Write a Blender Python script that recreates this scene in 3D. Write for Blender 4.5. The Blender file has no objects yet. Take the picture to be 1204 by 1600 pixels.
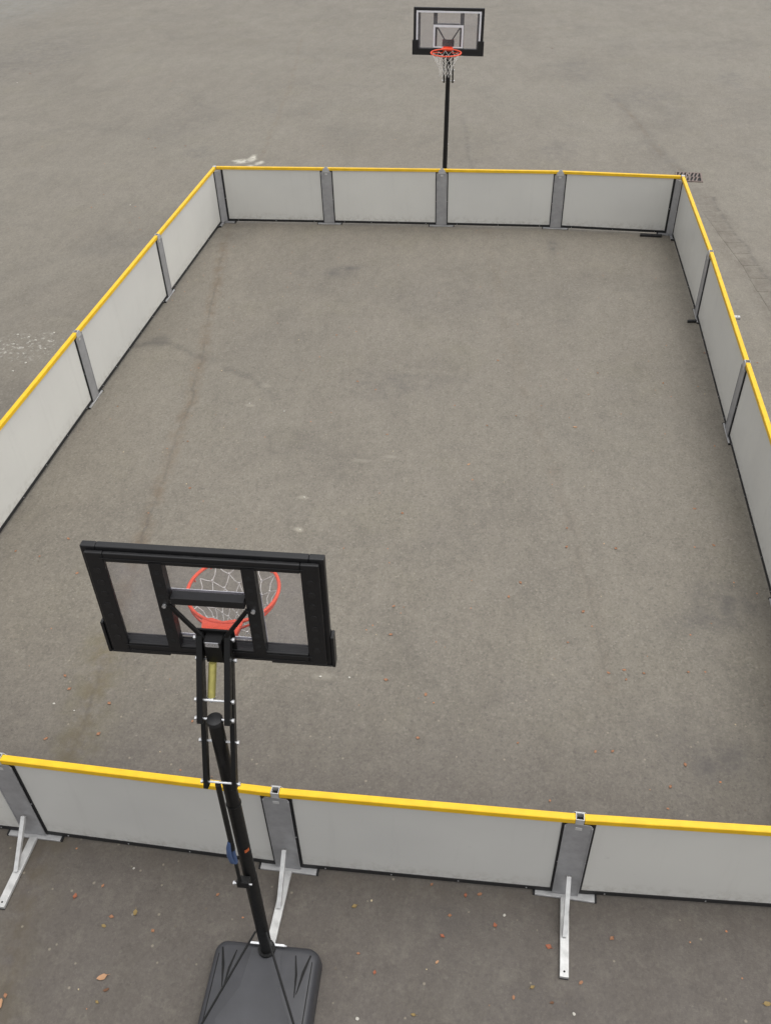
import bpy, bmesh, math, random
from mathutils import Vector, Matrix
R = math.radians
random.seed(7)
scene = bpy.context.scene
col = scene.collection

# ------------------------------------------------------------------ camera
CAM = (5.3039, -15.2071, 6.2006)
PIT, ROL, YAW, LENS = 0.6975, -0.0359, 0.1616, 41.14
cyw, syw, cp, sp = math.cos(YAW), math.sin(YAW), math.cos(PIT), math.sin(PIT)
R0 = Vector((cyw, syw, 0)); U0 = Vector((-syw*sp, cyw*sp, cp)); F0v = Vector((-syw*cp, cyw*cp, -sp))
cr, sr = math.cos(ROL), math.sin(ROL)
RX = R0*cr + U0*sr; UP = U0*cr - R0*sr
cd = bpy.data.cameras.new('camera'); cam = bpy.data.objects.new('camera', cd); col.objects.link(cam)
M = Matrix((RX, UP, -F0v)).transposed().to_4x4(); M.translation = Vector(CAM)
cam.matrix_world = M
cd.sensor_fit = 'HORIZONTAL'; cd.sensor_width = 36; cd.lens = LENS
cd.clip_start = 0.1; cd.clip_end = 2000
scene.camera = cam

# ------------------------------------------------------------------ sky, sun, exposure
SUN_EL, SUN_AZ = 74, 80          # azimuth clockwise from +Y
world = bpy.data.worlds.new('World'); scene.world = world; world.use_nodes = True
wn = world.node_tree; wn.nodes.clear()
sky = wn.nodes.new('ShaderNodeTexSky'); sky.sky_type = 'NISHITA'; sky.sun_disc = False
sky.sun_elevation = R(SUN_EL); sky.sun_rotation = R(SUN_AZ); sky.air_density = 1.0; sky.dust_density = 4.0
hs = wn.nodes.new('ShaderNodeHueSaturation'); hs.inputs['Saturation'].default_value = 0.10
bg = wn.nodes.new('ShaderNodeBackground'); bg.inputs['Strength'].default_value = 0.15
wo = wn.nodes.new('ShaderNodeOutputWorld')
wn.links.new(sky.outputs[0], hs.inputs['Color']); wn.links.new(hs.outputs[0], bg.inputs['Color']); wn.links.new(bg.outputs[0], wo.inputs['Surface'])
sd = bpy.data.lights.new('sun', 'SUN'); sd.energy = 0.5; sd.angle = R(100); sd.color = (1.0, 0.95, 0.87)
sun = bpy.data.objects.new('sun', sd); col.objects.link(sun)
sv = Vector((math.sin(R(SUN_AZ))*math.cos(R(SUN_EL)), math.cos(R(SUN_AZ))*math.cos(R(SUN_EL)), math.sin(R(SUN_EL))))
sun.rotation_euler = sv.to_track_quat('Z', 'Y').to_euler(); sun.location = (0, 0, 30)
scene.view_settings.view_transform = 'Standard'; scene.view_settings.look = 'None'
scene.view_settings.exposure = 0.62; scene.view_settings.gamma = 1

# ------------------------------------------------------------------ helpers
def tag(o, label=None, cat=None, group=None, kind=None):
    for k, v in (('label', label), ('category', cat), ('group', group), ('kind', kind)):
        if v: o[k] = v
    return o

def empty(name, loc, rz=0.0, label=None, cat=None, group=None):
    o = bpy.data.objects.new(name, None); col.objects.link(o)
    o.location = loc; o.rotation_euler = (0, 0, rz); o.empty_display_size = 0.2
    return tag(o, label, cat, group)

class MB:
    def __init__(s): s.bm = bmesh.new(); s.marks = []
    def use(s, mat):
        """faces added from here on get this material"""
        s.marks.append((len(s.bm.faces), mat)); return s
    def box(s, x0, x1, y0, y1, z0, z1, mat=None):
        m = Matrix.Translation(((x0+x1)/2, (y0+y1)/2, (z0+z1)/2)) @ Matrix.Diagonal((x1-x0, y1-y0, z1-z0, 1))
        if mat: m = mat @ m
        bmesh.ops.create_cube(s.bm, size=1, matrix=m); return s
    def beam(s, a, b, w, h, up=(0, 0, 1), ext=0):
        """rectangular bar from a to b: w across, h along up"""
        a, b = Vector(a), Vector(b); d = (b-a).normalized(); a = a-d*ext; b = b+d*ext
        u = Vector(up); x = d.cross(u).normalized(); u = x.cross(d).normalized()
        m = Matrix((x, d, u)).transposed().to_4x4(); m.translation = (a+b)/2
        return s.box(-w/2, w/2, -(b-a).length/2, (b-a).length/2, -h/2, h/2, m)
    def tube(s, pts, r, n=12, closed=False, cap=True):
        pts = [Vector(p) for p in pts]; rings = []; N = len(pts)
        rr = r if isinstance(r, (list, tuple)) else [r]*N
        prev = None
        for i, p in enumerate(pts):
            if closed: t = (pts[(i+1) % N]-pts[i-1]).normalized()
            elif i == 0: t = (pts[1]-p).normalized()
            elif i == N-1: t = (p-pts[-2]).normalized()
            else: t = ((pts[i+1]-p).normalized()+(p-pts[i-1]).normalized()).normalized()
            ref = prev if prev is not None else (Vector((0, 0, 1)) if abs(t.z) < .9 else Vector((1, 0, 0)))
            x = (ref-t*ref.dot(t)).normalized(); y = t.cross(x); prev = x
            rings.append([s.bm.verts.new(p+(x*math.cos(2*math.pi*k/n)+y*math.sin(2*math.pi*k/n))*rr[i]) for k in range(n)])
        for i in range(N if closed else N-1):
            A, B = rings[i], rings[(i+1) % N]
            for k in range(n): s.bm.faces.new((A[k], A[(k+1) % n], B[(k+1) % n], B[k]))
        if cap and not closed:
            s.bm.faces.new(rings[0][::-1]); s.bm.faces.new(rings[-1])
        return s
    def prism(s, poly, z0, z1, mat=None):
        f = (lambda v: mat @ Vector(v)) if mat else Vector
        a = [s.bm.verts.new(f((x, y, z0))) for x, y in poly]; b = [s.bm.verts.new(f((x, y, z1))) for x, y in poly]
        n = len(poly)
        for i in range(n): s.bm.faces.new((a[i], a[(i+1) % n], b[(i+1) % n], b[i]))
        s.bm.faces.new(a[::-1]); s.bm.faces.new(b); return s
    def build(s, name, mat, parent=None, bevel=0.0, seg=2, smooth=False, auto=True):
        for k, (n0, mm) in enumerate(s.marks):
            n1 = s.marks[k+1][0] if k+1 < len(s.marks) else len(s.bm.faces)
            s.bm.faces.ensure_lookup_table()
            for i in range(n0, n1): s.bm.faces[i].material_index = k+1
        bmesh.ops.recalc_face_normals(s.bm, faces=s.bm.faces)
        me = bpy.data.meshes.new(name); s.bm.to_mesh(me); s.bm.free()
        me.materials.append(mat)
        for _, mm in s.marks: me.materials.append(mm)
        if smooth:
            for p in me.polygons: p.use_smooth = True
        o = bpy.data.objects.new(name, me); col.objects.link(o)
        if parent: o.parent = parent
        if smooth: me.set_sharp_from_angle(angle=R(40))
        if bevel > 0:
            md = o.modifiers.new('bevel', 'BEVEL'); md.width = bevel; md.segments = seg; md.limit_method = 'ANGLE'
            md.harden_normals = True
            for p in me.polygons: p.use_smooth = True
            me.set_sharp_from_angle(angle=R(60))
        return o

def copy_tree(o, parent=None):
    c = o.copy(); col.objects.link(c)
    if parent: c.parent = parent
    for ch in list(o.children): copy_tree(ch, c)
    return c

# ------------------------------------------------------------------ node helpers and materials
class NT:
    def __init__(s, name):
        s.m = bpy.data.materials.new(name); s.m.use_nodes = True; s.t = s.m.node_tree; s.b = s.t.nodes['Principled BSDF']
        s.P = s.t.nodes.new('ShaderNodeTexCoord').outputs['Object']
    def link(s, a, b): s.t.links.new(a, b)
    def set(s, sock, v):
        if hasattr(v, 'is_output'): s.link(v, sock)
        else: sock.default_value = v
    def noise(s, scale, detail=4, rough=.6, vec=None, dist=0, out='Fac'):
        n = s.t.nodes.new('ShaderNodeTexNoise'); n.inputs['Scale'].default_value = scale; n.inputs['Detail'].default_value = detail
        n.inputs['Roughness'].default_value = rough; n.inputs['Distortion'].default_value = dist
        s.link(vec or s.P, n.inputs['Vector']); return n.outputs[out]
    def vor(s, scale, vec=None, out='Color', feat='F1'):
        n = s.t.nodes.new('ShaderNodeTexVoronoi'); n.feature = feat; n.inputs['Scale'].default_value = scale
        s.link(vec or s.P, n.inputs['Vector']); return n.outputs[out]
    def rng(s, v, a, b, c=0., d=1., smooth=False):
        n = s.t.nodes.new('ShaderNodeMapRange'); n.inputs[1].default_value = a; n.inputs[2].default_value = b
        n.inputs[3].default_value = c; n.inputs[4].default_value = d
        if smooth: n.interpolation_type = 'SMOOTHSTEP'
        s.set(n.inputs[0], v); return n.outputs[0]
    def math(s, op, a, b=0., c=0.):
        n = s.t.nodes.new('ShaderNodeMath'); n.operation = op; s.set(n.inputs[0], a); s.set(n.inputs[1], b); s.set(n.inputs[2], c)
        return n.outputs[0]
    def vm(s, op, a, b=None, out=0):
        n = s.t.nodes.new('ShaderNodeVectorMath'); n.operation = op; s.set(n.inputs[0], a)
        if b is not None: s.set(n.inputs[1], b)
        return n.outputs[out]
    def scale(s, a, k):
        n = s.t.nodes.new('ShaderNodeVectorMath'); n.operation = 'SCALE'; s.set(n.inputs[0], a); s.set(n.inputs['Scale'], k); return n.outputs[0]
    def mix(s, f, a, b, mode='MIX'):
        n = s.t.nodes.new('ShaderNodeMix'); n.data_type = 'RGBA'; n.blend_type = mode; n.clamp_factor = True
        s.set(n.inputs[0], f)
        for i, v in ((6, a), (7, b)):
            s.set(n.inputs[i], v if hasattr(v, 'is_output') else (*v, 1)[:4])
        return n.outputs[2]
    def bump(s, h, strength=.3, dist=.01):
        n = s.t.nodes.new('ShaderNodeBump'); n.inputs['Strength'].default_value = strength; n.inputs['Distance'].default_value = dist
        s.link(h, n.inputs['Height']); s.link(n.outputs[0], s.b.inputs['Normal']); return s
    def seg(s, P, a, b, w0, w1):
        """1 inside distance w0 of the segment a-b, 0 beyond w1"""
        ba = (b[0]-a[0], b[1]-a[1], 0); L2 = ba[0]**2+ba[1]**2
        pa = s.vm('SUBTRACT', P, (a[0], a[1], 0))
        h = s.math('MULTIPLY', s.vm('DOT_PRODUCT', pa, ba, 'Value'), 1/L2)
        n = h.node; n.use_clamp = True
        d = s.vm('LENGTH', s.vm('SUBTRACT', pa, s.scale(ba, h)), None, 'Value')
        return s.rng(d, w0, w1, 1, 0, True)
    def poly(s, P, pts, w0, w1):
        m = None
        for a, b in zip(pts, pts[1:]):
            k = s.seg(P, a, b, w0, w1); m = k if m is None else s.math('MAXIMUM', m, k)
        return m
    def blot(s, P, c, r, soft=.6):
        v = s.vm('DIVIDE', s.vm('SUBTRACT', P, (c[0], c[1], 0)), (r[0], r[1], 1))
        return s.rng(s.vm('LENGTH', v, None, 'Value'), 1-soft, 1, 1, 0, True)

def simple(name, c, rough=.5, metal=0., nscale=0, namt=.12, bump=0., bscale=200, spec=.5, c2=None):
    n = NT(name); n.b.inputs['Roughness'].default_value = rough; n.b.inputs['Metallic'].default_value = metal
    n.b.inputs['Specular IOR Level'].default_value = spec
    k = n.noise(nscale or 6, 5, .65)
    c2 = c2 or tuple(min(1, v*(1-namt*2)) for v in c)
    n.link(n.mix(n.rng(k, .35, .7), c, c2), n.b.inputs['Base Color'])
    n.link(n.rng(n.noise((nscale or 6)*2.7, 4), .3, .7, max(0, rough-.07), min(1, rough+.1)), n.b.inputs['Roughness'])
    if bump: n.bump(n.noise(bscale, 3), bump, .002)
    return n.m

def board_mat():
    n = NT('grey_board'); oi = n.t.nodes.new('ShaderNodeObjectInfo')
    off = n.t.nodes.new('ShaderNodeCombineXYZ'); n.link(n.math('MULTIPLY', oi.outputs['Random'], 50.0), off.inputs[0]); P = n.vm('ADD', n.P, off.outputs[0])
    c = n.mix(n.rng(n.noise(1.1, 4, .5, vec=P), .35, .7), (.62, .615, .585), (.58, .575, .55))
    st = n.vm('MULTIPLY', P, (9, 9, .7)); c = n.mix(n.rng(n.noise(1.0, 5, .7, vec=st),   .55, .8, 0, .15), c, (.36, .355, .33))      # rain streaks
    sc = n.vm('MULTIPLY', P, (5, 5, 26)); c = n.mix(n.rng(n.noise(1.0, 4, .7, vec=sc, dist=1.5), .66, .74, 0, .28), c, (.30, .30, .29))   # ball scuffs
    sx = n.t.nodes.new('ShaderNodeSeparateXYZ'); n.link(n.P, sx.inputs[0])
    c = n.mix(n.math('MULTIPLY', n.rng(sx.outputs[2], .07, .22, .5, 0), n.rng(n.noise(14, 5, .8, vec=P), .45, .65)), c, (.27, .24, .20))   # splashed dirt along the bottom
    c = n.mix(1.0, c, n.mix(oi.outputs['Random'], (.94, .94, .94), (1.03, 1.025, 1.01)), 'MULTIPLY')
    n.link(c, n.b.inputs['Base Color']); n.link(n.rng(n.noise(3, 4, vec=P), .3, .7, .33, .5), n.b.inputs['Roughness'])
    n.bump(n.noise(1.6, 2, vec=P), .25, .02); return n.m
M_board = board_mat()
M_rubber = simple('black_rubber', (0.012, 0.012, 0.013), .6, nscale=12)
M_yellow = simple('yellow_plastic', (0.80, 0.485, 0.008), .45, nscale=5, namt=.10)
M_alu = simple('brushed_aluminium', (0.38, 0.38, 0.39), .42, metal=.35, nscale=9, namt=.12)
M_alu_bright = simple('bright_aluminium', (0.64, 0.64, 0.63), .4, metal=.35, nscale=11, namt=.16)
M_alu_mid = simple('dull_aluminium', (0.50, 0.50, 0.50), .5, metal=.3, nscale=14, namt=.12)
M_dark = simple('dark_void', (0.01, 0.01, 0.01), .9)
M_steel = simple('black_painted_steel', (0.006, 0.006, 0.006), .42, nscale=20, namt=.1, spec=.32)
M_black = simple('black_moulded_plastic', (0.008, 0.008, 0.009), .42, nscale=10, bump=.12, bscale=350)
M_base = simple('weathered_black_plastic', (0.045, 0.046, 0.052), .42, nscale=3.5, namt=.15, bump=.2, bscale=300)
M_zinc = simple('zinc_plated', (0.75, 0.76, 0.78), .3, metal=.8, nscale=30)
M_gold = simple('yellow_passivated_steel', (0.52, 0.47, 0.15), .35, metal=.3, nscale=25)
M_orange = simple('orange_red_paint', (0.83, 0.085, 0.03), .4, nscale=15, namt=.06)
M_worn = simple('worn_steel', (.2, .2, .2), .4, metal=.6)
M_net = simple('white_nylon', (0.72, 0.70, 0.66), .8)
M_white = simple('white_print', (0.78, 0.78, 0.82), .5, nscale=20, namt=.04)
M_blue = simple('blue_plastic', (0.05, 0.088, 0.19), .45)
M_stick = simple('orange_sticker', (0.55, 0.12, 0.03), .5, nscale=60, namt=.3)
M_iron = simple('weathered_cast_iron', (0.20, 0.155, 0.135), .7, nscale=30, namt=.25)
M_stone = simple('pale_stone', (0.48, 0.46, 0.41), .85, nscale=60, namt=.1)

def glass_mat():
    n = NT('clear_acrylic'); t = n.t
    tr = t.nodes.new('ShaderNodeBsdfTransparent'); tr.inputs[0].default_value = (0.93, 0.925, 0.94, 1)
    gl = t.nodes.new('ShaderNodeBsdfGlossy'); gl.inputs['Roughness'].default_value = .06
    df = t.nodes.new('ShaderNodeBsdfDiffuse'); df.inputs[0].default_value = (.6, .58, .6, 1)  # diffuse share paints a pale reflected haze into the pane
    fr = t.nodes.new('ShaderNodeLayerWeight'); fr.inputs['Blend'].default_value = .5
    m1 = t.nodes.new('ShaderNodeMixShader'); m2 = t.nodes.new('ShaderNodeMixShader')
    n.link(n.rng(n.noise(5, 4), .3, .8, .04, .15), m1.inputs[0])
    n.link(tr.outputs[0], m1.inputs[1]); n.link(df.outputs[0], m1.inputs[2])
    n.link(n.rng(n.math('POWER', fr.outputs['Facing'], 4.0), 0, 1, .015, .35), m2.inputs[0]); n.link(m1.outputs[0], m2.inputs[1]); n.link(gl.outputs[0], m2.inputs[2])
    n.link(m2.outputs[0], t.nodes['Material Output'].inputs['Surface'])
    return n.m
M_glass = glass_mat()

def asphalt_mat():
    n = NT('worn_asphalt'); P = n.P
    # warped coordinates so that no seam or stain is a ruled line
    w1 = n.scale(n.vm('SUBTRACT', n.noise(1.3, 3, out='Color'), (.5, .5, .5)), .22)
    w2 = n.scale(n.vm('SUBTRACT', n.noise(9, 3, out='Color'), (.5, .5, .5)), .05)
    flat = n.vm('MULTIPLY', n.vm('ADD', w1, w2), (1, 1, 0))
    W = n.vm('ADD', P, flat)
    # broad tone
    RV = n.vm('MULTIPLY', P, (1, .5, 1))          # roller direction: texture drawn out a little along the lane
    big = n.noise(.33, 4, .55); mid = n.noise(2.1, 7, .72, vec=RV, dist=.3); sm = n.noise(16, 6, .85, vec=RV)
    base = n.mix(n.rng(big, .35, .66), (0.222, 0.203, 0.168), (0.252, 0.232, 0.196))
    base = n.mix(n.rng(mid, .42, .72, 0, .4), base, (0.185, 0.172, 0.148))
    base = n.mix(n.rng(n.noise(.8, 5, .65), .55, .75, 0, .35), base, (0.235, 0.222, 0.15))   # faint moss
    base = n.mix(n.rng(n.noise(2.9, 4, .6), .6, .8, 0, .3), base, (0.225, 0.19, 0.185))        # faint pinkish wear
    # broad worn and dirty areas, metres across
    base = n.mix(n.rng(n.noise(.55, 6, .62, vec=n.vm('ADD', W, (13, 5, 0)), dist=.8), .5, .68, 0, .5), base, (0.15, 0.138, 0.118))
    base = n.mix(n.rng(n.noise(.22, 4, .6, vec=n.vm('ADD', W, (3, 31, 0))), .48, .62, 0, .35), base, (0.27, 0.255, 0.215))
    # long tyre-swept streaks
    stv = n.vm('MULTIPLY', W, (2.2, .22, 1))
    base = n.mix(n.rng(n.noise(1.0, 5, .65, vec=stv), .52, .75, 0, .3), base, (0.17, 0.158, 0.135))
    # aggregate
    agg = n.vor(135); ag = n.vm('DOT_PRODUCT', agg, (.33, .33, .33), 'Value')
    base = n.mix(n.rng(ag, .05, .33, .38, 0), base, (0.09, 0.083, 0.075))
    base = n.mix(n.rng(ag, .66, .95, 0, .4), base, (0.44, 0.42, 0.37))
    base = n.mix(n.rng(sm, .47, .72, 0, .55), base, (0.12, 0.108, 0.09))
    base = n.mix(n.rng(n.noise(38, 3, .7), .5, .7, 0, .5), base, (0.11, 0.098, 0.084))
    g2 = n.vm('DOT_PRODUCT', n.vor(52), (.33, .33, .33), 'Value')
    base = n.mix(n.rng(g2, .15, .42, .32, 0), base, (0.085, 0.078, 0.068)); base = n.mix(n.rng(g2, .6, .85, 0, .25), base, (0.40, 0.38, 0.33))
    g3 = n.noise(6.5, 8, .9, vec=RV); base = n.mix(n.rng(g3, .5, .68, 0, .3), base, (0.115, 0.105, 0.09)); base = n.mix(n.rng(g3, .5, .36, 0, .2), base, (0.33, 0.31, 0.265))
    spots = n.vor(2.6, out='Distance'); spc = n.math('MULTIPLY', n.rng(spots, .03, .07, 1, 0), n.rng(n.noise(5, 3), .45, .62))
    base = n.mix(n.math('MULTIPLY', spc, .35), base, (0.1, 0.09, 0.08))
    brk = n.rng(n.noise(4.2, 5, .7), .38, .62)           # breaks lines up
    brk2 = n.rng(n.noise(1.5, 4, .7), .35, .62)
    def lay(mask, amt, c, b=None):
        nonlocal base
        f = n.math('MULTIPLY', mask, amt)
        if b is not None: f = n.math('MULTIPLY', f, b)
        base = n.mix(f, base, c)
    brown = (0.16, 0.105, 0.055); dark = (0.085, 0.078, 0.072); moss = (0.17, 0.15, 0.06)
    # long paving seam down the left of the rink, dirt and moss in it
    seamL = [(-1.63, 14.4), (-.8, 9.3), (-.18, 3.7), (.3, -.97), (.78, -3.34), (1.26, -5.84), (1.54, -8.3), (1.77, -10.05), (1.96, -11.43), (2.15, -12.6), (2.35, -13.6)]
    lay(n.poly(W, seamL[3:], .0, .15), .5, brown, brk)
    lay(n.poly(W, seamL[3:], .0, .03), .5, dark, brk2)
    lay(n.poly(W, seamL[:4], .0, .09), .3, brown, brk)
    lay(n.poly(W, seamL[7:], .0, .38), .5, moss, brk)
    lay(n.blot(W, (2.0, -11.6), (.45, .9), .9), .4, moss, brk)
    seam2 = [(4.75, .6), (4.9, -.7), (5.28, -3.75), (5.67, -5.7), (6.04, -7.6), (6.36, -9.4), (6.4, -10.1)]
    lay(n.poly(W, seam2, .0, .14), .13, brown, brk)
    lay(n.poly(W, seam2, .0, .03), .14, dark, brk2)
    lay(n.poly(W, seam2[4:], .0, .05), .25, dark, brk)
    lay(n.poly(W, [(3.91, 6.7), (4.15, 4.9), (4.4, 2.6)], .0, .09), .5, dark, brk)
    lay(n.poly(W, [(7.4, 8.6), (7.85, 6.6), (8.2, 4.0), (8.5, 3.2)], .0, .22), .45, dark, brk)
    lay(n.poly(W, [(7.4, 8.6), (7.85, 6.6), (8.2, 4.0), (8.5, 3.2)], .0, .09), .3, brown, brk2)
    # damp run-off trace from the left wall
    lay(n.poly(W, [(-.1, -4.65), (.3, -4.5), (.75, -4.62), (1.25, -4.93)], .0, .13), .6, dark, brk)
    lay(n.blot(W, (.3, -4.45), (.28, .3), .8), .5, dark)
    lay(n.poly(W, [(1.55, -5.1), (1.85, -5.25), (2.24, -5.6), (2.35, -5.75)], .0, .12), .5, dark, brk)
    for c, r, a in (((2.45, -1.95), (.42, .3), .55), ((1.95, -2.05), (.2, .2), .4), ((2.7, -1.75), (.3, .15), .5), ((5.95, -.65), (.16, .55), .6),
                    ((7.55, -8.9), (.5, .55), .5), ((7.2, -9.2), (.4, .3), .4), ((7.27, -10.75), (.45, .28), .6), ((7.0, -10.5), (.6, .5), .25),
                    ((3.73, -5.3), (.8, .7), .3), ((4.4, -5.0), (.9, .8), .2), ((6.08, 4.3), (.7, 1.0), .3), ((6.64, 10.8), (1.0, 2.0), .3),
                    ((8.3, 8.4), (1.5, 1.2), .35), ((-1.59, 3.75), (.55, .55), .4), ((-1.7, -1.2), (.8, .9), .28), ((-2.6, 5.5), (1.2, 2), .2),
                    ((-9.5, 12.5), (3.0, 5), .38), ((10.5, 10.0), (.6, 1.2), .4), ((4.3, -2.5), (1.2, 1.0), .15), ((.35, -.3), (.5, .9), .25),
                    ((6.0, -12.9), (1.1, .35), .2), ((4.9, -8.3), (.7, .5), .15), ((5.2, -12.35), (.5, .3), .25), ((4.8, -6.6), (.3, .12), .3)):
        lay(n.blot(W, c, r, .85), a*1.05, (0.085, 0.08, 0.082), brk)
    for c, r, a in (((3.24, -8.3), (.08, .05), .8), ((3.17, -7.75), (.1, .05), .5), ((3.9, -10.24), (.15, .05), .4), ((4.05, -6.9), (.14, .06), .3), ((2.15, -5.45), (.12, .08), .3),
                    ((-.5, 3.2), (.27, .18), .0), ((2.06, -5.95), (.12, .05), .4), ((3.7, -7.0), (.16, .05), .3)):
        if a: lay(n.blot(W, c, r, .7), a, (0.42, 0.40, 0.34))
    lay(n.blot(W, (-14, 19), (4, 6), .9), .5, (.24, .26, .27), brk)  # sheen of damp asphalt at the far left, painted as pale blue-grey
    # whitish chalky dribble outside the left wall
    lay(n.blot(W, (-1.55, -4.75), (.75, .6), .8), .9, (0.60, 0.60, 0.57), n.rng(n.noise(13, 4, .75), .55, .63))
    # pale silt edge along the foot of the end walls
    lay(n.poly(W, [(-.1, -12.08), (8.1, -12.08)], .0, .16), .35, (0.27, 0.23, 0.17), brk)
    lay(n.poly(W, [(.1, -.08), (7.9, -.05)], .0, .12), .35, (0.30, 0.27, 0.22), brk)
    # paved gutter colouring and surroundings on the right
    lay(n.poly(W, [(8.75, 2.2), (8.9, -.2), (9.2, -3), (9.8, -9)], .0, .34), .6, (0.11, 0.09, 0.07), brk)
    lay(n.poly(W, [(8.9, 1.8), (8.93, .9), (9.2, -1), (9.35, -2.6), (9.7, -6)], .0, .06), .6, dark, brk)
    # asphalt darkens gradually towards the near wall and stays darker outside it
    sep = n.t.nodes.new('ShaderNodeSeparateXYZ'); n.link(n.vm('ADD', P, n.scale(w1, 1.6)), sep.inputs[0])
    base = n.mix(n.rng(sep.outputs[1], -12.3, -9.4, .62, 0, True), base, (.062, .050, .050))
    base = n.mix(n.rng(n.noise(6, 5, .8), .5, .8, 0, .3), base, (.33, .31, .26))
    base = n.mix(n.rng(n.vor(7.5, out='Distance'), .05, .09, .5, 0), base, (.42, .38, .30))
    for c, rr, a in (((-.50, 3.22), (.20, .22), 1), ((-.33, 3.42), (.13, .34), 1), ((-.62, 3.26), (.17, .10), .9), ((-.12, 3.12), (.12, .20), .9), ((-.25, 2.95), (.1, .1), .7)):
        lay(n.blot(W, c, rr, .8), a, (.66, .65, .58), n.rng(n.noise(9, 4, .7), .34, .58))
    base = n.mix(1.0, base, (.70, .678, .645), 'MULTIPLY')
    n.link(base, n.b.inputs['Base Color'])
    n.link(n.rng(mid, .3, .7, .60, .78), n.b.inputs['Roughness'])
    n.b.inputs['Specular IOR Level'].default_value = .6
    h = n.math('ADD', n.math('MULTIPLY', n.vor(135, out='Distance'), -.6), n.math('MULTIPLY', n.noise(70, 3, .7), .5))
    n.bump(h, .35, .005)
    return n.m
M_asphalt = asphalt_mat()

# ------------------------------------------------------------------ the setting: one asphalt yard to the horizon
g = MB(); bmesh.ops.create_grid(g.bm, x_segments=40, y_segments=40, size=300)
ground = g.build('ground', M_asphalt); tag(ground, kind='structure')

# row of worn paving setts flush with the asphalt, running from the drain along the right of the rink
def gutter():
    m = MB(); rnd = random.Random(3)
    line = [(8.74, 1.75), (8.77, 1.05), (9.1, -1.2), (9.22, -2.6), (9.6, -6.0), (10.0, -10.0), (10.35, -14)]
    acc = []
    for a, b in zip(line, line[1:]):
        a, b = Vector(a), Vector(b); L = (b-a).length; k = max(1, round(L/.43))
        for i in range(k): acc.append((a+(b-a)*((i+.5)/k), (b-a).normalized(), L/k))
    for c, d, l in acc:
        ang = math.atan2(d.y, d.x)+rnd.uniform(-.02, .02)
        T = Matrix.Translation((c.x+rnd.uniform(-.008, .008), c.y, 0)) @ Matrix.Rotation(ang, 4, 'Z')
        hl = l/2-.009; w = .145
        m.prism([(-hl, -w), (hl-.01, -w), (hl, -w+.02), (hl, w-.01), (hl-.02, w), (-hl+.01, w), (-hl, w-.02)], -.02, .003+rnd.uniform(0, .0015), T)
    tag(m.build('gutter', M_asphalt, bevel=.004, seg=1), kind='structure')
gutter()

# ------------------------------------------------------------------ storm drain grate
def grate():
    t = empty('drain_grate', (8.60, 2.80, 0), R(-4), 'rusty square iron drain grate in the asphalt behind the far right corner', 'drain grate')
    m = MB(); m.box(-.225, .225, -.22, .22, .002, .006); m.build('drain_shaft', M_dark, t)
    m = MB()
    m.box(-.25, .25, .22, .25, .0, .018); m.box(-.25, .25, -.25, -.22, .0, .018); m.box(-.25, -.22, -.22, .22, .0, .018); m.box(.22, .25, -.22, .22, .0, .018)
    m.box(-.012, .012, -.22, .22, .007, .018); m.box(-.22, -.012, -.01, .01, .007, .0178); m.box(.012, .22, -.01, .01, .007, .0178)
    for i in range(6):
        for q in (-1, 1):
            x = -.185+i*.068; m.beam((x-.012*q, q*.012, .0125), (x+.03*q, q*.222, .0125), .030, .0098)
    m.build('grate_bars', M_iron, t, bevel=.002, seg=1)
grate()

# ------------------------------------------------------------------ rink walls
# fitted ground points of the posts (metres): end walls of four 2 m panels, side walls of four 3 m panels
F = [(0.012, -0.040), (1.995, 0.012), (4.008, 0.055), (6.005, 0.080), (7.985, -0.040)]
A = [(0.0, -3.035), (-0.003, -6.035), (0.015, -9.03), (-0.05, -12.02)]
B = [(8.024, -3.025), (8.010, -6.030), (8.0, -9.03), (7.98, -12.0)]
B[3] = (7.96, -11.89)
N = [A[3], (1.972, -12.016), (3.972, -12.040), (5.981, -11.990), B[3]]
RH = 1.0

def panel(a, b, label, group, ea=0.0, eb=0.0):
    """one board between two posts, ea/eb pull the ends in at corners"""
    a, b = Vector(a), Vector(b); d = b-a; L = d.length; c = (a+b)/2
    t = empty('rink_barrier', (c.x, c.y, 0), math.atan2(d.y, d.x), label, 'barrier', group)
    x0, x1 = -L/2+.075+ea, L/2-.075-eb
    m = MB(); m.box(x0+.034, x1-.034, -.009, .009, .072, RH-.04); m.build('grey_board', M_board, t)
    m = MB(); m.box(x0, x0+.034, -.0145, .0145, .03, RH-.05); m.box(x1-.034, x1, -.0145, .0145, .03, RH-.05)
    m.box(x0+.034, x1-.034, -.0155, .0155, .032, .072)
    edging = m.use(M_zinc)
    m = MB()
    xs0, xs1 = -L/2+.030+ea*.15, L/2-.030-eb*.15
    prof = [(-.025, -.044), (-.025, -.004), (-.021, 0), (.021, 0), (.025, -.004), (.025, -.044)]
    T = Matrix(((0, 0, 1, 0), (1, 0, 0, 0), (0, 1, 0, RH+.003), (0, 0, 0, 1)))
    m.prism(prof, xs0, xs1, T); m.build('top_rail', M_yellow, t)
    m = edging       # small screws holding the edging
    k = max(2, int(L/.5))
    for i in range(k):
        x = x0+.2+(x1-x0-.4)*i/(k-1)
        for s in (-1, 1): m.tube([(x, s*.0150, .052), (x, s*.0185, .052)], .006, 8)
    for s in (-1, 1):
        for xx in (x0+.017, x1-.017): m.tube([(xx, s*.014, .45), (xx, s*.0175, .45)], .006, 8)
    m.build('rubber_edging', M_rubber, t)
    return t

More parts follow.
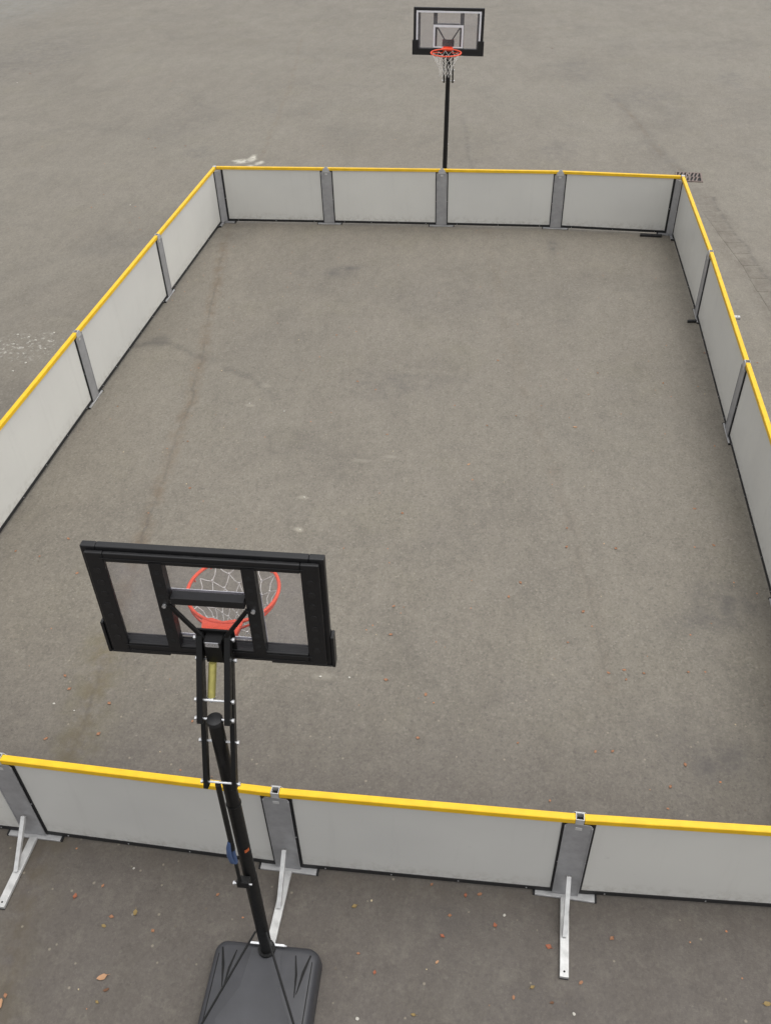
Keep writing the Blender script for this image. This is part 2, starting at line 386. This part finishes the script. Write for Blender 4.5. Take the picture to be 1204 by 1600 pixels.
def post_proto():
    """straight post, local +y is the OUTSIDE of the rink (the side the leg stands on)"""
    t = empty('barrier_post', (0, 0, 0))
    hw, ht = .092, .024
    for s in (-1, 1):
        m = MB(); poly = [(-hw, .033), (hw, .033), (hw, .925), (hw-.02, .95), (-hw+.02, .95), (-hw, .925)]
        T = Matrix(((1, 0, 0, 0), (0, 0, 1, 0), (0, 1, 0, 0), (0, 0, 0, 1)))
        m.prism(poly, ht*s-.0025, ht*s+.0025, T)
        for x in (-hw+.004, hw-.004): m.box(x-.004, x+.004, ht*s-.001+s*.0035-.003, ht*s+.001+s*.0035+.003, .034, .92)
        m.build('channel_plate', M_alu, t, bevel=.001, seg=1)
        m = MB(); m.box(-.022, .022, ht*s+s*.003-.0012, ht*s+s*.003+.0012, .885, .915); m.build('clip_plate', M_alu_bright, t, bevel=.001, seg=1)
    m = MB(); T = Matrix(((1, 0, 0, 0), (0, 0, 1, 0), (0, 1, 0, 0), (0, 0, 0, 1)))
    m.prism([(-.058, .93), (.058, .93), (.058, .975), (.032, 1.008), (-.032, 1.008), (-.058, .975)], -.0335, -.0285, T); m.build('joint_plate', M_alu_mid, t, bevel=.001, seg=1)
    m = MB(); w = .027; k = .004
    for x0, x1, y0, y1 in ((-w, w, -w, -w+k), (-w, w, w-k, w), (-w, -w+k, -w+k, w-k), (w-k, w, -w+k, w-k)): m.box(x0, x1, y0, y1, .951, RH+.008)
    m.box(-w+k, w-k, -.021, .021, .04, .90)
    m.build('square_tube', M_alu_bright, t)
    m = MB(); m.box(-w+k, w-k, -w+k, w-k, .94, .962); m.build('tube_hollow', M_dark, t)
    m = MB(); m.box(-.21, .21, -.030, .052, .003, .022); m.build('cross_foot', M_alu_mid, t, bevel=.003, seg=2)
    for s in (-1, 1):
        m = MB(); m.box(min(s*.2105, s*.225), max(s*.2105, s*.225), -.034, .051, .001, .021); m.build('foot_cap', M_rubber, t, bevel=.002, seg=1)
    m = MB(); m.box(-.03, .03, .053, .60, .006, .034)
    leg = m.build('support_leg', M_alu_bright, t, bevel=.003, seg=2)
    m = MB(); m.box(-.029, .029, .55, .604, .001, .0085); m.build('leg_cap', M_rubber, leg)
    m = MB(); m.tube([(0, .565, .0335), (0, .565, .0352)], .0075, 10); m.build('bolt_hole', M_dark, leg)
    m = MB(); m.beam((0, .335, .043), (0, .040, .31), .032, .03, up=(0, 1, 1)); m.build('brace', M_alu_bright, t, bevel=.0025, seg=2)
    return t

def corner_proto():
    """corner post at the origin; the walls leave along +x and +y, legs stand outside"""
    t = empty('corner_post', (0, 0, 0))
    m = MB(); m.prism([(-.03, -.03), (.105, -.03), (.105, .020), (.020, .105), (-.03, .105)], .033, .95)
    m.build('corner_channel', M_alu, t, bevel=.003, seg=2)
    m = MB(); m.box(-.027, .027, -.027, .027, .951, RH+.008); m.build('post_cap', M_alu_bright, t, bevel=.003)
    m = MB(); m.box(-.05, .24, -.05, .05, .003, .030); m.box(-.05, .05, .0505, .24, .0025, .0295); m.build('cross_foot', M_alu, t, bevel=.003)
    m = MB(); m.box(.2405, .255, -.048, .048, .001, .028); m.build('foot_cap', M_rubber, t)
    m = MB(); m.box(-.048, .048, .2405, .255, .001, .0275); m.build('foot_cap', M_rubber, t)
    m = MB(); m.beam((-.03, -.03, .02), (-.42, -.42, .02), .06, .028); leg = m.build('support_leg', M_alu_bright, t, bevel=.003)
    m = MB(); m.beam((-.24, -.24, .043), (-.02, -.02, .31), .032, .03); m.build('brace', M_alu_bright, t, bevel=.0025)
    return t

gN, gF, gL, gR = ('barriers of the near end', 'barriers of the far end', 'barriers of the left side', 'barriers of the right side')
# near end
panel(N[0], N[1], 'grey barrier at the left end of the near wall, cut off by the picture edge', gN, ea=.03)
panel(N[1], N[2], 'grey barrier of the near wall that the near basketball pole crosses', gN)
panel(N[2], N[3], 'whole grey barrier in the near wall, just right of the near basketball pole', gN)
panel(N[3], N[4], 'grey barrier at the right end of the near wall, cut off by the picture edge', gN, eb=.03)
# far end
panel(F[0], F[1], 'grey barrier at the left end of the far wall, touching the far left corner', gF, ea=.03)
panel(F[1], F[2], 'grey barrier in the far wall just left of the far basketball pole', gF)
panel(F[2], F[3], 'grey barrier in the far wall just right of the far basketball pole', gF)
panel(F[3], F[4], 'grey barrier at the right end of the far wall, touching the far right corner', gF, eb=.03)
# left side, from far to near
panel(F[0], A[0], 'farthest grey barrier of the left side wall, touching the far left corner', gL, ea=.03)
panel(A[0], A[1], 'middle grey barrier of the left side wall, a dark stain at its foot', gL)
panel(A[1], A[2], 'nearest visible grey barrier of the left side wall, cut off by the picture edge', gL)
panel(A[2], A[3], 'grey barrier of the left side wall beside the near left corner', gL, eb=.03)
panel(F[4], B[0], 'farthest grey barrier of the right side wall, beside the drain grate', gR, ea=.03)
panel(B[0], B[1], 'middle grey barrier of the right side wall, a pale leg end showing behind it', gR)
panel(B[1], B[2], 'nearest visible grey barrier of the right side wall, cut off by the picture edge', gR)
panel(B[2], B[3], 'grey barrier of the right side wall beside the near right corner', gR, eb=.03)

pp = post_proto(); first = [True]
def post(p, rz, label, group):
    o = pp if first[0] else copy_tree(pp); first[0] = False
    o.location = (p[0], p[1], 0); o.rotation_euler = (0, 0, rz); tag(o, label, 'barrier post', group)
gp = ('wall posts of the near end', 'wall posts of the far end', 'wall posts of the left side', 'wall posts of the right side')
post(N[1], R(180), 'leftmost aluminium post of the near wall, its braced leg at the picture edge', gp[0])
post(N[2], R(180), 'aluminium post in the near wall beside the near basketball pole, leg reaching the black base', gp[0])
post(N[3], R(180-1.2), 'aluminium post at the right of the near wall, its white leg pointing to the viewer', gp[0])
post(F[1], R(1.5), 'left of the three aluminium posts in the far wall', gp[1])
post(F[2], R(1), 'middle aluminium post of the far wall, in front of the far basketball pole', gp[1])
post(F[3], R(-1.5), 'right of the three aluminium posts in the far wall', gp[1])
post(A[0], R(90), 'far one of the two narrow posts in the left side wall', gp[2])
post(A[1], R(90), 'near one of the two narrow posts in the left side wall', gp[2])
post(A[2], R(90), 'post of the left side wall next to the near left corner', gp[2])
post(B[0], R(-90), 'far post in the right side wall, its foot beside a black rubber block', gp[3])
post(B[1], R(-90), 'middle post of the right side wall, above the right end of a dark seam', gp[3])
post(B[2], R(-90), 'nearest post of the right side wall, only its foot showing at the picture edge', gp[3])
cp0 = corner_proto()
def corner(o, p, rz, label):
    o.location = (p[0], p[1], 0); o.rotation_euler = (0, 0, rz); tag(o, label, 'corner post', 'corner posts of the rink')
corner(cp0, F[0], R(-90), 'far left corner post where the left side wall meets the far wall')
corner(copy_tree(cp0), F[4], R(180), 'far right corner post where the side wall meets the far wall, near the drain grate')
corner(copy_tree(cp0), N[0], R(0), 'near left corner post joining the left side wall and the near wall')
corner(copy_tree(cp0), N[4], R(90), 'near right corner post joining the right side wall and the near wall')

def block(x, y, rz, w, d, h, label):
    m = MB(); m.prism([(-w/2, -d/2), (w/2-.02, -d/2), (w/2, -d/2+.015), (w/2, d/2), (-w/2+.02, d/2), (-w/2, d/2-.015)], 0, h)
    m.box(-w*.2, w*.2, -d*.25, d*.25, h-.002, h+.004)
    o = m.build('rubber_block', M_rubber, bevel=.004); o.location = (x, y, .002); o.rotation_euler = (0, 0, rz)
    tag(o, label, 'rubber block')
block(7.62, -.135, R(-3), .36, .07, .035, 'flat black rubber block at the foot of the far wall beside the right corner')
block(7.93, -3.20, R(5), .13, .05, .03, 'small black rubber block on the asphalt inside the right side wall')
# ------------------------------------------------------------------ basketball hoops
def frame_ring(m, x0, x1, z0, z1, wx, wt, wb, y0, y1):
    m.box(x0, x0+wx, y0, y1, z0, z1); m.box(x1-wx, x1, y0, y1, z0, z1)
    m.box(x0+wx, x1-wx, y0, y1, z1-wt, z1); m.box(x0+wx, x1-wx, y0, y1, z0, z0+wb)

def hoop(loc, rz, dz, label, yb=.23, tilt=0.0, H=.70, grip=True):
    """portable hoop: origin on the ground under the pole, the ring is towards +y; dz raises or lowers the board"""
    t = empty('basketball_hoop', loc, rz, label, 'basketball hoop', 'portable basketball hoops')
    t.rotation_euler = (0, tilt, rz)
    zb = 2.87+dz; W = 1.11; yf = yb+.045; hx = W/2; zt = zb+H; rim = zb+.100
    # ---- base: a water-filled tank, wider than deep at the front, with moulded grooves
    def rr(x0, x1, y0, y1, r, k=6):
        pts = []
        for cx, cy, a0 in ((x1-r, y1-r, 0), (x0+r, y1-r, 90), (x0+r, y0+r, 180), (x1-r, y0+r, 270)):
            for i in range(k+1):
                a = R(a0+90*i/k); pts.append((cx+r*math.cos(a), cy+r*math.sin(a)))
        return pts
    m = MB(); layers = [(.0, .0), (.012, .008), (.10, .0), (.150, -.012), (.166, -.03), (.172, -.05)]
    rings = []
    for z, d in layers:
        rings.append([m.bm.verts.new((x, y, z)) for x, y in rr(-.36-d, .36+d, -1.02-d, .055+d, .075+max(0, d))])
    for a, b in zip(rings, rings[1:]):
        n = len(a)
        for i in range(n): m.bm.faces.new((a[i], a[(i+1) % n], b[(i+1) % n], b[i]))
    m.bm.faces.new(rings[0][::-1]); m.bm.faces.new(rings[-1])
    m.use(M_base)   # raised centre panel and side ribs of the moulding
    m.prism([(-.10, .0), (.10, .0), (.13, -.25), (.24, -.45), (.25, -.95), (-.25, -.95), (-.24, -.45), (-.13, -.25)], .170, .177)
    m.use(M_dark)
    for s in (-1, 1):
        m.tube([(s*.20, -.02, .1725), (s*.225, -.14, .1728), (s*.235, -.28, .1725)], [.004, .008, .003], 6)
        m.tube([(s*.30, -.01, .171), (s*.27, -.12, .1725), (s*.245, -.26, .1725)], [.006, .010, .003], 6)
        m.tube([(s*.315, -.05, .17), (s*.315, -.9, .17)], [.004, .004], 6)
    base = m.build('base', M_base, t, smooth=True)
    m = MB(); m.beam((-.115, .03, .186), (.115, .03, .186), .014, .014, up=(0, 0, 1)); m.tube([(-.13, .03, .186), (.13, .03, .186)], .006, 8)
    m.build('axle_rod', M_zinc, t)
    # ---- pole in three sections
    m = MB(); PR = .0385; ztop = 2.69+dz*.35
    m.tube([(0, 0, .168), (0, 0, 1.16), (0, 0, 1.175), (0, 0, 1.95), (0, 0, 1.965), (0, 0, ztop)], [PR+.002, PR+.002, PR, PR, PR-.002, PR-.002], 28)
    pole = m.build('pole', M_steel, t, smooth=True)
    m = MB(); m.tube([(0, 0, ztop-.022), (0, 0, ztop+.004), (0, 0, ztop+.009)], [PR+.002, PR+.001, PR-.006], 24); m.build('pole_cap', M_rubber, pole, smooth=True)
    for z in (1.168, 1.958):
        m = MB(); m.tube([(0, 0, z-.004), (0, 0, z+.004)], PR+.0035, 28); m.build('section_collar', M_steel, pole)
    m = MB(); m.tube([(0, 0, .17), (0, 0, .20)], .058, 24); m.build('pole_socket', M_steel, pole)
    # ---- base struts, from low on the pole to the back corners of the tank
    for s in (-1, 1):
        m = MB(); m.tube([(s*.035, -.03, .50), (s*.36, -.62, .18)], .0075, 8)
        m.build('base_strut', M_steel, t)
    # ---- lifting arms
    zU0, zU1 = 3.055+dz, ztop      # upper pair
    zL0, zLp, zLr = 2.945+dz, 2.51+dz*.5, 2.285+dz*.35
    for s in (-1, 1):
        m = MB(); m.beam((s*.068, yb-.03, zU0), (s*.068, 0, zU1), .030, .045, up=(0, 1, 0), ext=.02); m.build('upper_arm', M_steel, t, bevel=.002)
        m = MB(); m.beam((s*.073, yb-.05, zL0), (s*.073, -.10, zLr), .024, .042, up=(0, 1, 0), ext=.02); m.build('lower_arm', M_steel, t, bevel=.002)
    def bolt(p, hw, r=.0065):
        mm = MB(); mm.tube([(-hw, p[0], p[1]), (hw, p[0], p[1])], r, 10)
        for s in (-1, 1): mm.tube([(s*hw, p[0], p[1]), (s*(hw+.010), p[0], p[1])], .0115, 6)
        return mm.build('pivot_bolt', M_zinc, t)
    up = lambda k: ((yb-.03)*(1-k), zU0+(zU1-zU0)*k)
    bolt(up(.02), .090); bolt(up(.77), .088); bolt((0, zU1), .088)
    lo = lambda k: ((yb-.05)*(1-k)-.10*k, zL0+(zLr-zL0)*k)
    bolt(lo(.03), .092); bolt(lo(.655), .092); bolt(lo(.985), .092)
    # gas spring between the arms
    a = Vector((-.012, yb-.082, zU0-.13)); b = Vector((-.022, .055, zU1+.06))
    m = MB(); m.tube([a, a.lerp(b, .88)], .0195, 16); sp = m.build('gas_spring', M_gold, t, smooth=True)
    m = MB(); m.tube([a.lerp(b, .88), b], .006, 10); m.tube([a.lerp(b, .86), a.lerp(b, .9)], .0215, 16); m.build('spring_rod', M_zinc, sp)
    # bracket that joins arms and board
    m = MB(); m.box(-.043, .043, yb-.075, yb, zb+.05, zb+.190); m.box(-.095, .095, yb-.012, yb-.0005, zb+.012, zb+.21)
    br = m.build('board_bracket', M_steel, t, bevel=.003)
    m = MB(); m.box(-.032, .032, yb-.0795, yb-.0755, zb+.165, zb+.194); m.build('bracket_plate', M_zinc, br)
    # lift strut with blue grip behind the pole
    top = Vector((-.015, -.10, zLr)); bot = Vector((-.035 if grip else -.005, -.078, 1.22))
    m = MB(); m.tube([top, top.lerp(bot, .62)], .015, 14); m.tube([top.lerp(bot, .62), bot], .0105, 12)
    ls = m.build('lift_strut', M_steel, t, smooth=True)
    m = MB(); c = [top.lerp(bot, k) for k in (.53, .58, .65, .72, .75)]
    if not grip: c = [top.lerp(bot, k) for k in (.62, .67, .72, .77, .80)]
    off = [Vector((-.006, -.010, 0)), Vector((-.014, -.018, 0)), Vector((-.017, -.023, 0)), Vector((-.013, -.018, 0)), Vector((-.004, -.008, 0))]
    m.tube([p+o*(1 if grip else .0) for p, o in zip(c, off)], [.009, .0135, .0145, .0135, .009], 14); m.tube([top.lerp(bot, .52), top.lerp(bot, .76)], .0135, 14)
    m.build('lift_grip', M_blue, ls, smooth=True)
    m = MB(); m.box(-.055 if grip else -.03, .02, -.09, -.043, 1.19, 1.25); clamp = m.build('strut_clamp', M_steel, t, bevel=.002)
    m = MB(); xq = -.07 if grip else -.03; m.tube([(xq, -.078, 1.22), (-xq-.035 if grip else .02, -.078, 1.22)], .006, 10); m.tube([(xq-.008, -.078, 1.22), (xq+.002, -.078, 1.22)], .012, 8); m.build('clamp_bolt', M_zinc, clamp)
    m = MB()
    for k in range(4):
        a0, a1 = R(-66+k*11), R(-66+(k+1)*11); rr_ = PR+.0022
        vs = [m.bm.verts.new((rr_*math.cos(a), rr_*math.sin(a), z)) for a, z in ((a0, 1.50), (a1, 1.50), (a1, 1.53), (a0, 1.53))]; m.bm.faces.new(vs)
    m.build('warning_sticker', M_stick, pole)
    # ---- board
    m = MB(); frame_ring(m, -hx, hx, zb, zt, .070, .052, .080, yb+.004, yf-.003)
    frame_ring(m, -hx+.022, hx-.022, zb+.018, zt-.020, .085, .055, .068, yb-.018, yb+.004)   # deeper channel at the back
    board = m.build('backboard', M_black, t, bevel=.006, seg=3)
    m = MB(); m.box(-hx+.060, hx-.060, yf-.010, yf-.005, zb+.07, zt-.045); m.build('acrylic_pane', M_glass, board)
    # ribs in the moulded channels
    m = MB()
    for s in (-1, 1):
        for k in range(7):
            z = zb+.12+k*.075; m.tube([(s*(hx-.065), yb-.020, z), (s*(hx-.065), yb-.0165, z)], .018, 12)
    for k in range(2): m.box(-hx+.09, hx-.09, yb-.0215, yb-.0185, zb+.035+k*.035, zb+.039+k*.035)
    m.box(-hx+.09, hx-.09, yb-.0215, yb-.0185, zt-.052, zt-.048)
    m.build('moulded_rib', simple('plastic_sheen', (.012, .012, .013), .35), board, bevel=.001, seg=1)
    for s in (-1, 1):
        m = MB(); x0, x1 = (s*.211-.030, s*.211+.030)
        m.box(x0, x1, yb-.024, yb+.022, zb+.075, zt-.060)
        m.use(M_dark)
        for k in range(7): m.tube([(s*.211, yb-.0245, zb+.13+k*.075), (s*.211, yb-.0228, zb+.13+k*.075)], .016, 12)
        bar = m.build('support_bar', M_black, board)
        m = MB(); m.tube([(s*.211-.0*s, yb-.024, zb+.375), (s*.211, yb-.036, zb+.375)], .010, 8); m.build('bolt_head', M_zinc, bar)
    m = MB(); m.box(-.1745, .1745, yb-.034, yb+.018, zb+.392, zb+.436); m.build('cross_beam', M_black, board, bevel=.004)
    for s in (-1, 1):
        m = MB(); m.beam((s*.185, yb-.030, zb+.385), (s*.045, yb-.040, zb+.175), .020, .016, up=(0, 1, 0)); m.build('brace_rod', M_steel, board, bevel=.002)
    for s in (-1, 1):   # thick pads on the lower corners
        m = MB(); xo, xi = s*(hx+.016), s*(hx-.080)
        m.box(min(xo, s*(hx+.0005)), max(xo, s*(hx+.0005)), yb-.002, yf+.006, zb-.012, zb+.20)
        m.box(min(s*hx, xi), max(s*hx, xi), yf-.0025, yf+.006, zb-.012, zb+.205)
        m.box(min(s*hx, s*(hx-.3)), max(s*hx, s*(hx-.3)), yb, yf+.0055, zb-.0125, zb-.001)
        m.build('corner_pad', M_black, board, bevel=.003)
    m = MB(); m.box(-hx+.0805, hx-.0805, yf-.0025, yf+.004, zb-.010, zb+.085); m.build('bottom_pad', M_black, board, bevel=.003)
    # white printed border and shooter's square on the front
    m = MB(); b0 = .045; bw = .026
    m.box(-hx+b0, hx-b0, yf-.0045, yf-.0010, zt-b0-bw, zt-b0)
    for s in (-1, 1): m.box(min(s*(hx-b0), s*(hx-b0-bw)), max(s*(hx-b0), s*(hx-b0-bw)), yf-.0045, yf-.0010, zb+.206, zt-b0-bw)
    m.build('border_line', M_white, board)
    m = MB(); m2 = .238; zs0, zs1 = zb+.098, zb+.425
    frame_ring(m, -m2, m2, zs0, zs1, .028, .034, .018, yf-.0045, yf-.0015); m.build('target_square', M_white, board)
    # ---- rim
    yc = yf+.10+.2285; rad = .2365
    m = MB(); m.tube([(rad*math.sin(2*math.pi*k/64), yc+rad*math.cos(2*math.pi*k/64), rim) for k in range(64)], .0095, 12, closed=True)
    m.prism([(-.085, yf+.012), (.085, yf+.012), (.105, yf+.105), (.06, yf+.118), (0, yf+.100), (-.06, yf+.118), (-.105, yf+.105)], rim-.006, rim+.004)
    m.box(-.075, .075, yf+.0045, yf+.0125, rim-.045, rim+.018)
    rm = m.build('rim', M_orange, t, smooth=True); rm.location.x = -.014 if grip else 0
    for s in (-1, 1):
        pts = []
        for k in range(13):
            a = R(90-k*9.2); pts.append((s*(rad-.004)*math.sin(math.pi-a*1.0) if False else s*(rad-.003)*math.cos(R(-5-k*5.4)), yc+(rad-.003)*math.sin(R(-5-k*5.4)), rim-.016-.034*k/12))
        pts.append((s*.07, yf+.02, rim-.052))
        m = MB(); m.tube(pts, .0065, 10); m.build('support_rod', M_orange, rm, smooth=True)
    m = MB()
    for k in range(12):
        a = 2*math.pi*(k+.5)/12; x, y = (rad-.002)*math.cos(a), yc+(rad-.002)*math.sin(a)
        m.tube([(x*.99, y, rim-.008), (x*.97+0, y, rim-.022), (x*1.01, y, rim-.026)], .003, 6)
    m.build('net_hook', M_orange, rm)
    # ---- net: twelve loops of cord in diamonds
    m = MB(); rows = [(.0, .228), (.052, .190), (.104, .158), (.156, .130), (.208, .110), (.262, .100), (.305, .100)]
    rnd = random.Random(11)
    def pt(i, k):
        dzz, r = rows[i]; a = 2*math.pi*(k+.5*(i % 2))/12+.13
        rr2 = r*(1+rnd.uniform(-.05, .05)); return Vector((rr2*math.cos(a), yc+rr2*math.sin(a), rim-.018-dzz+rnd.uniform(-.008, .008)))
    G = [[pt(i, k) for k in range(12)] for i in range(len(rows))]
    for i in range(len(rows)-1):
        for k in range(12):
            for j in ((k, (k-1) % 12) if i % 2 == 0 else (k, (k+1) % 12)):
                a, b = G[i][k], G[i+1][j]; mid = (a+b)/2; ctr = Vector((0, yc, mid.z)); mid += (ctr-mid)*.05
                m.tube([a, mid, b], .0023, 5, cap=False)
    for i in range(1, len(rows)):
        for k in range(12): m.tube([G[i][k]+Vector((0, 0, .009)), G[i][k]-Vector((0, 0, .009))], .0045, 6)
    m.build('net', M_net, rm)
    return t

hoop((3.985, -12.725, 0), .036, 0.015, 'black basketball hoop seen from behind in the foreground, its base outside the near wall', tilt=R(.75))
hoop((3.99, .60, 0), math.pi, -.15, 'distant black basketball hoop seen from the front, standing behind the middle of the far wall', tilt=R(-1.2), H=.665, grip=False)

# ------------------------------------------------------------------ fallen leaves and pebbles
LEAVES = [(4.96, -6.95, 1), (6.2, -6.06, 1), (6.07, -7.97, 0), (6.06, -8.27, 0), (4.3, -7.91, 0), (5.13, -6.13, 0), (5.48, -5.88, 0), (4.7, -5.72, 0), (3.93, -6.44, 0), (3.64, -5.44, 0), (3.37, -5.26, 0), (6.53, -4.75, 0), (7.36, -4.93, 0), (7.44, -7.5, 0), (6.56, -8.24, 0), (5.2, -4.55, 0), (5.79, -5.62, 0), (5.49, -9.06, 0), (6.2, -9.18, 0), (6.05, -9.59, 0), (4.41, -9.68, 0), (4.39, -9.31, 0), (5.6, -8.85, 0), (6.4, -9.91, 0), (6.54, -9.86, 0), (6.55, -9.97, 0), (6.71, -9.88, 0), (7.1, -9.82, 0), (4.81, -10.34, 0), (4.79, -10.8, 0), (5.62, -10.75, 0), (6.25, -10.76, 0), (6.39, -10.74, 0), (6.82, -11.02, 0), (5.88, -11.26, 0), (4.44, -10.22, 0), (6.96, -10.8, 0), (7.56, -8.08, 0), (0.31, -8.96, 0), (0.79, -8.71, 0), (0.6, -9.01, 0), (1.1, -9.21, 0), (1.54, -10.51, 0), (1.64, -10.65, 0), (2.06, -10.76, 0), (2.09, -11.08, 0), (1.66, -11.18, 0), (2.85, -10.86, 0), (2.47, -12.46, 3), (2.79, -12.57, 0), (2.76, -12.64, 2), (3.12, -12.63, 0), (2.94, -13.05, 4), (2.91, -13.13, 2), (2.28, -13.17, 0), (2.95, -12.52, 2), (4.5, -12.28, 2), (5.03, -12.05, 0), (5.28, -12.1, 3), (5.38, -12.08, 0), (5.18, -12.26, 0), (5.5, -12.29, 3), (5.14, -12.41, 3), (5.12, -12.59, 1), (4.71, -12.71, 3), (5.76, -12.67, 2), (5.64, -12.75, 0), (5.0, -12.94, 2), (6.3, -12.28, 0), (5.87, -12.39, 3), (6.08, -12.6, 0), (5.89, -12.75, 4), (7.27, -12.58, 2), (-9.15, 16.58, 1), (-3.05, 4.58, 1), (-2.04, 4.14, 0), (-2.68, 3.97, 0), (-2.75, 1.15, 0), (-2.73, 0.48, 0), (-1.4, -0.5, 0), (-8.5, 10.08, 0), (5.67, 15.72, 1), (12.62, 18.41, 1), (11.48, 10.26, 1), (6.02, 13.25, 0), (1.92, -3.76, 0), (2.86, -4.04, 0), (3.76, -8.54, 0), (1.52, -6.83, 0), (1.83, -7.72, 0), (0.36, -6.16, 0), (7.99, -4.09, 0), (8.65, -4.29, 0), (2.64, -12.36, 0), (3.5, -12.32, 0), (4.58, -12.6, 0)]
PEBBLES = [(-1.85, -4.44), (-1.65, -4.5), (-1.51, -4.58), (-1.31, -4.58), (-1.78, -4.72), (-1.33, -4.34), (-1.36, -5.21), (-1.44, -5.44), (-1.26, -4.8), (3.24, -8.3), (3.17, -7.75), (2.55, -6.06), (2.82, -12.2), (3.85, -10.25), (4.11, -10.23), (1.57, -10.82), (1.78, -10.87), (4.64, -13.01), (5.56, -12.21), (6.03, -12.8), (-2.02, 0.66), (-8.44, 9.15), (6.69, 6.29), (2.06, -5.92)]
leafcols = [(0.33, 0.16, 0.085), (0.46, 0.26, 0.14), (0.27, 0.19, 0.07), (0.33, 0.11, 0.055), (0.14, 0.065, 0.03)]
leafmats = [simple('leaf_'+k, c, .7, nscale=90, namt=.2) for k, c in zip(('rust', 'tan', 'ochre', 'red', 'brown'), leafcols)]
def leaf_mesh(rnd, mat, pointed):
    m = MB(); n = 7; L = 1.0; cols = []
    curl = rnd.uniform(.05, .3); bend = rnd.uniform(-.25, .25); wid = rnd.uniform(.24, .38)
    for i in range(n+1):
        u = i/n; w = wid*math.sin(math.pi*min(1, u*1.02+.02))**(.7 if not pointed else 1.1)*(1+.18*math.sin(9*u+curl*9))
        row = []
        for j in (-1, -.5, 0, .5, 1):
            row.append(m.bm.verts.new(((u-.5)*L, j*w+bend*(u-.5)**2, .10+curl*(abs(j)**2)*.5+.22*(u-.5)**2+rnd.uniform(-.015, .015))))
        cols.append(row)
    for a, b in zip(cols, cols[1:]):
        for k in range(4): m.bm.faces.new((a[k], b[k], b[k+1], a[k+1]))
    m.tube([(.5, 0, .14), (.72, .04, .08)], [.02, .012], 5)
    return m.build('fallen_leaf', mat, smooth=True)
protos = {}
rl = random.Random(21)
for c in range(5):
    protos[c] = []
    for k in range(3): protos[c].append(leaf_mesh(rl, leafmats[c], k != 0))
cname = ('rust', 'tan', 'ochre', 'red', 'dark brown')
def put(kind, c, x, y, s, label, group, used=set()):
    p = protos[c][kind]
    if (c, kind) in used: o = p.copy(); col.objects.link(o)
    else: o = p; used.add((c, kind))
    o.location = (x, y, .001); o.rotation_euler = (rl.uniform(-.12, .12), rl.uniform(-.12, .12), rl.uniform(0, 6.28)); o.scale = (s, s, s*.8)
    tag(o, label, 'leaf', group)
def zone(x, y):
    if y > .3: return 'asphalt beyond the far wall'
    if y < -12.05: return 'asphalt in front of the near wall'
    if x < -.05: return 'asphalt left of the rink'
    if x > 8.1: return 'asphalt right of the rink'
    return 'asphalt in the %s of the rink' % ('left part' if x < 3 else 'right part' if x > 6 else 'far middle' if y > -7.2 else 'near middle')
special = {(4.96, -6.95): 'pale tan leaf, the brightest one, near the middle of the rink floor', (6.2, -6.06): 'small pale tan leaf right of the brightest leaf in the rink',
           (2.47, -12.46): 'bright red leaf beside the leg of the leftmost near wall post'}
for x, y, c in LEAVES:
    far = y > 0; s = (.036 if c == 0 else .042)*rl.uniform(.7, 1.15)*(1.35 if far else 1)
    if (x, y) in special: put(rl.randrange(3), c, x, y, s*1.35, special[(x, y)], 'fallen leaves')
    else:
        put(rl.randrange(3), c, x, y, s, 'small %s fallen leaf lying on the %s' % (cname[c], zone(x, y)), 'small %s leaves on the %s' % (cname[c], zone(x, y)))
put(1, 1, 2.885, -12.975, .075, 'large tan leaf lying left of the black hoop base, the biggest leaf in view', 'fallen leaves')
put(0, 1, 2.27, -13.23, .075, 'tan leaf cut by the left picture edge near the bottom corner', 'fallen leaves')
for c in range(5):
    for k in range(3):
        if protos[c][k].get('label') is None: bpy.data.objects.remove(protos[c][k])

peb = None
def pebble_mesh():
    m = MB(); bmesh.ops.create_icosphere(m.bm, subdivisions=2, radius=1)
    r = random.Random(2)
    for v in m.bm.verts: v.co *= r.uniform(.82, 1.1)
    return m.build('pebble', M_stone, smooth=True)
peb = pebble_mesh()
for i, (x, y) in enumerate(PEBBLES):
    o = peb if i == 0 else peb.copy()
    if i: col.objects.link(o)
    s = rl.uniform(.007, .012)*(1.5 if y > -7 and x < 0 else 1)
    o.scale = (s*1.2, s, s*.5); o.location = (x, y, s*.3); o.rotation_euler = (0, 0, rl.uniform(0, 6))
    tag(o, 'small whitish crumb of stone on the %s' % zone(x, y), 'pebble', 'whitish crumbs on the %s' % zone(x, y))

# tiny litter nobody could count: leaf crumbs and grit over the yard
def litter():
    m = MB(); r = random.Random(9)
    for _ in range(600):
        if r.random() < .6: x, y = r.uniform(0, 8.5), r.uniform(-13.2, 0)
        else: x, y = r.uniform(-10, 14), r.uniform(-13.5, 18)
        s = r.uniform(.004, .011)*(1 if y < 0 else 1.5); a = r.uniform(0, 6.28)
        pts = [(x+s*math.cos(a+k*1.257)*r.uniform(.6, 1.3), y+s*math.sin(a+k*1.257)*r.uniform(.6, 1.3), .002+s*r.uniform(.1, .5)) for k in range(5)]
        m.bm.faces.new([m.bm.verts.new(p) for p in pts])
    n = NT('leaf_crumbs'); c = n.mix(n.rng(n.noise(3.7, 1), .46, .54), (0.40, 0.17, 0.08), (0.12, 0.10, 0.08))
    c = n.mix(n.rng(n.noise(5.3, 1), .56, .6), c, (0.42, 0.34, 0.22)); n.link(c, n.b.inputs['Base Color']); n.b.inputs['Roughness'].default_value = .9
    tag(m.build('leaf_crumbs', n.m), 'scattered crumbs of dry leaves and grit on the asphalt', 'litter', kind='stuff')
litter()
